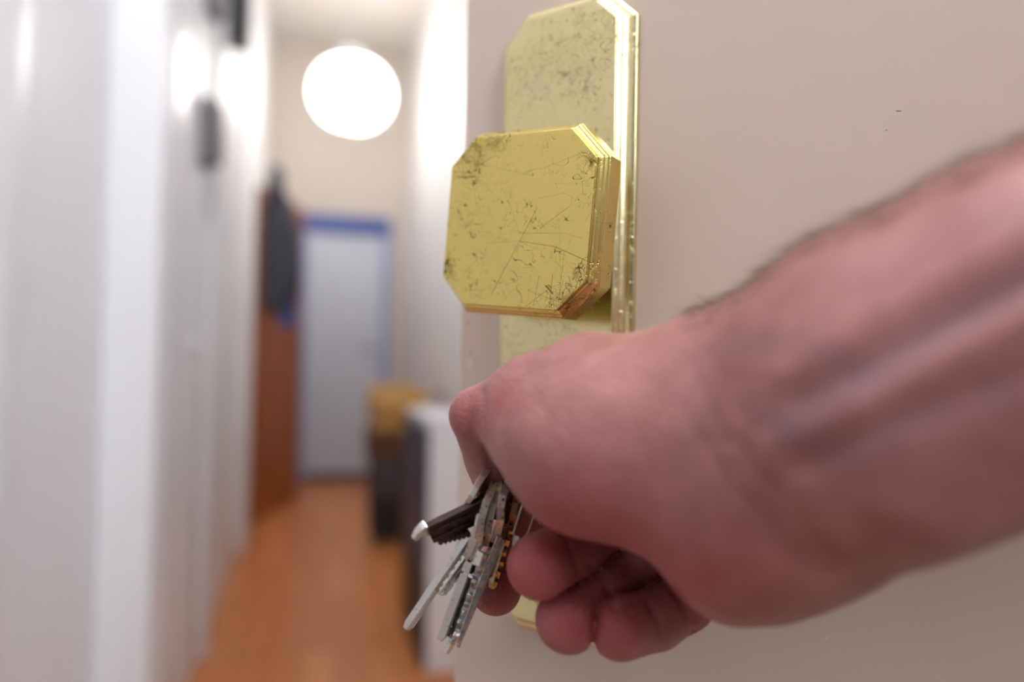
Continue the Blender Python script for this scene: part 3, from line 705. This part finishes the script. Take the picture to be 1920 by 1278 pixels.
# dark wide key pointing left
k1 = thing('key', 'dark broad-bladed key pointing left, chrome at its blunt end', 'key', group=KG)
part('bow', [(917, 876, 233, 2.0, 8), (905, 893, 232, 2.1, 15), (893, 913, 231, 2.1, 19), (884, 929, 230, 2.1, 19), (874, 945, 229, 1.8, 12)], .02, M_pale, k1, label='pale nickel bow seen edge-on')
part('blade', [(912, 925, 226, 2.6, 8.4), (893, 938, 225, 2.6, 8.2), (870, 950, 224, 2.6, 8.0), (840, 964, 222, 2.6, 7.8), (815, 976, 220, 2.6, 7.6), (796, 985, 219, 2.5, 7.2)], .80, M_chrome, k1, ((.24, .34, .7), (.62, .74, .8)), 'dark grooved blade')
part('tip', [(797, 981, 218.6, 2.8, 5.4), (789, 987, 218, 2.7, 4.8), (780, 995, 217.6, 2.0, 3.6), (773, 1008, 217.4, 1.4, 2.0)], .55, M_steel, k1, label='bright chrome tip')
part('bit', lerp_path((880, 994, 224.6), (820, 1010, 222), 14, 1.6, lambda i: 2.0+1.1*(i % 2)), .6, M_chrome, k1)
# second key, lower left, with a stepped side
k2 = thing('key', 'slim silver key pointing down left, furthest left of the long keys', 'key', group=KG)
part('bow', [(908, 905, 236, 2.0, 8), (903, 940, 234, 2.2, 18), (896, 985, 231, 2.4, 20), (888, 1012, 229.5, 2.6, 18), (878, 1036, 229, 2.6, 13), (870, 1046, 229, 2.2, 8)], .16, M_nickel, k2)
part('blade', lerp_path((874, 1008, 227.5), (764, 1168, 229.5), 6, 2.3, 7.0) + [(758, 1178, 229.6, 1.3, 5.0)], .20, M_steel, k2, ((.4, .6, .6),))
part('bit', lerp_path((885, 1020, 227.3), (824, 1104, 228.3), 16, 1.7, lambda i: 5.6+.9*((i*7) % 3)/2) + [(818, 1109, 228.4, 1.2, 4.5)], .40, M_steel, k2, ((.3, .5, .5),))
# third, the long plain one
k3 = thing('key', 'long flat silver key with two notch lines at its collar, centre of the bunch', 'key', group=KG)
part('bow', [(926, 902, 232, 2.0, 9), (921, 921, 231, 2.4, 17), (911, 945, 230, 2.5, 21, 2.4), (903, 972, 229.5, 2.5, 22, 2.6), (899, 998, 229, 2.5, 20), (896, 1018, 229, 2.6, 16), (888, 1038, 229, 2.7, 12), (881, 1050, 229, 2.7, 9)], .03, M_nickel, k3)
part('collar', lerp_path((880, 1053, 229), (872, 1072, 229.3), 2, 2.7, 9), .08, M_steel, k3)
part('blade', lerp_path((871, 1076, 229.3), (829, 1188, 231), 8, 2.7, 8.0) + [(822, 1200, 231.2, 1.8, 6.0)], .09, M_steel, k3, ((.35, .55, .8),))
part('lug', lerp_path((901, 1034, 222.5), (892, 1060, 222.8), 2, 2.4, 5.5), .25, M_steel, k3, label='bright raised lug')
# fourth, toothed, lowest tip
k4 = thing('key', 'silver key with deep wavy teeth, its tip the lowest of all', 'key', group=KG)
part('bow', [(938, 900, 235, 1.8, 8), (933, 920, 234, 2.3, 17), (926, 944, 233, 2.3, 20, 2.4), (919, 972, 232, 2.3, 21, 2.6), (914, 1000, 231, 2.3, 18), (909, 1024, 231, 2.3, 11)], .0, M_nickel, k4)
def teeth(i): return 6.2+1.9*math.sin(i*1.45)
part('blade', lerp_path((907, 1034, 231), (849, 1208, 233), 30, 1.7, teeth) + [(839, 1226, 233.2, 1.3, 4.4)], -.34, M_steel, k4, ())
# fifth, bright double strip
k5 = thing('key', 'silver key with a bright double edge, just right of the toothed one', 'key', group=KG)
part('bow', [(961, 884, 234, 1.8, 8), (952, 905, 233, 2.3, 16), (943, 928, 232, 2.5, 20, 2.4), (939, 950, 231.5, 2.5, 21, 2.6), (938, 975, 231, 2.5, 18), (933, 995, 231, 2.5, 12), (926, 1018, 231, 2.6, 9)], .02, M_nickel, k5)
part('blade', lerp_path((937, 1006, 228), (899, 1100, 229), 8, 1.9, lambda i: 6.5+.9*(i % 2)) + lerp_path((897, 1104, 229), (860, 1206, 230), 8, 1.7, lambda i: 6.6+.8*(i % 2)), -.22, M_steel, k5, ())
part('rib', lerp_path((944, 1012, 228.6), (859, 1214, 231.4), 8, .9, 4.5), -.1, M_steel, k5)
# sixth and seventh: brown and brass keys deeper in the bunch
k6 = thing('key', 'small dull brass toothed key, short, beside the fingertip', 'key', group=KG)
part('bow', [(980, 900, 240, 1.8, 8), (973, 920, 239, 2.1, 16), (966, 942, 238, 2.2, 18), (962, 965, 237, 2.2, 16), (959, 985, 237, 2.2, 9)], .02, M_bronze, k6)
part('blade', lerp_path((960, 990, 233.5), (928, 1096, 233.5), 18, 1.5, lambda i: 6.0+1.3*math.sin(i*1.9)) + [(924, 1104, 233.5, 1.0, 4)], -.25, M_brassk, k6, ())
k7 = thing('key', 'brown key mostly hidden between the brass key and the double-edged one', 'key', group=KG)
part('bow', [(965, 896, 244, 1.8, 8), (958, 918, 243, 2.1, 15), (953, 942, 242, 2.2, 17), (950, 965, 242, 2.2, 13), (947, 982, 242, 2.2, 8)], .08, M_bronze, k7)
part('blade', lerp_path((948, 984, 238), (917, 1078, 238), 14, 1.5, lambda i: 5.6+1.1*math.sin(i*2.1)), -.22, M_steel, k7, ())
# wire ring with its crimp
kr = thing('key_ring', 'thin wire key ring loop with a small grey crimp at the right of the keys', 'key ring', group=None)
L3 = lambda px, py, d: Vector(levw(np.array([lev(px, py, d)]))[0])
loop = [(990, 928, 226), (984, 934, 225), (977, 953, 224), (970, 975, 224), (963, 998, 224), (965, 1006, 224), (974, 1011, 224.5), (983, 1008, 225), (991, 997, 226), (999, 972, 227), (1007, 944, 228), (1005, 934, 229), (998, 927, 228)]
obj('wire', tube(bmesh.new(), [L3(*p) for p in loop], .00042, 8, True), M_nickel, kr, True)
part('crimp', lerp_path((969, 1004, 223.2), (965, 1029, 223.2), 2, 2.0, 2.2), .1, M_nickel, kr)
obj('second_wire', tube(bmesh.new(), [L3(*p) for p in ((1023, 945, 231), (1018, 956, 231), (1012, 978, 231), (1010, 984, 231.5))], .0004, 8), M_nickel, kr, True)
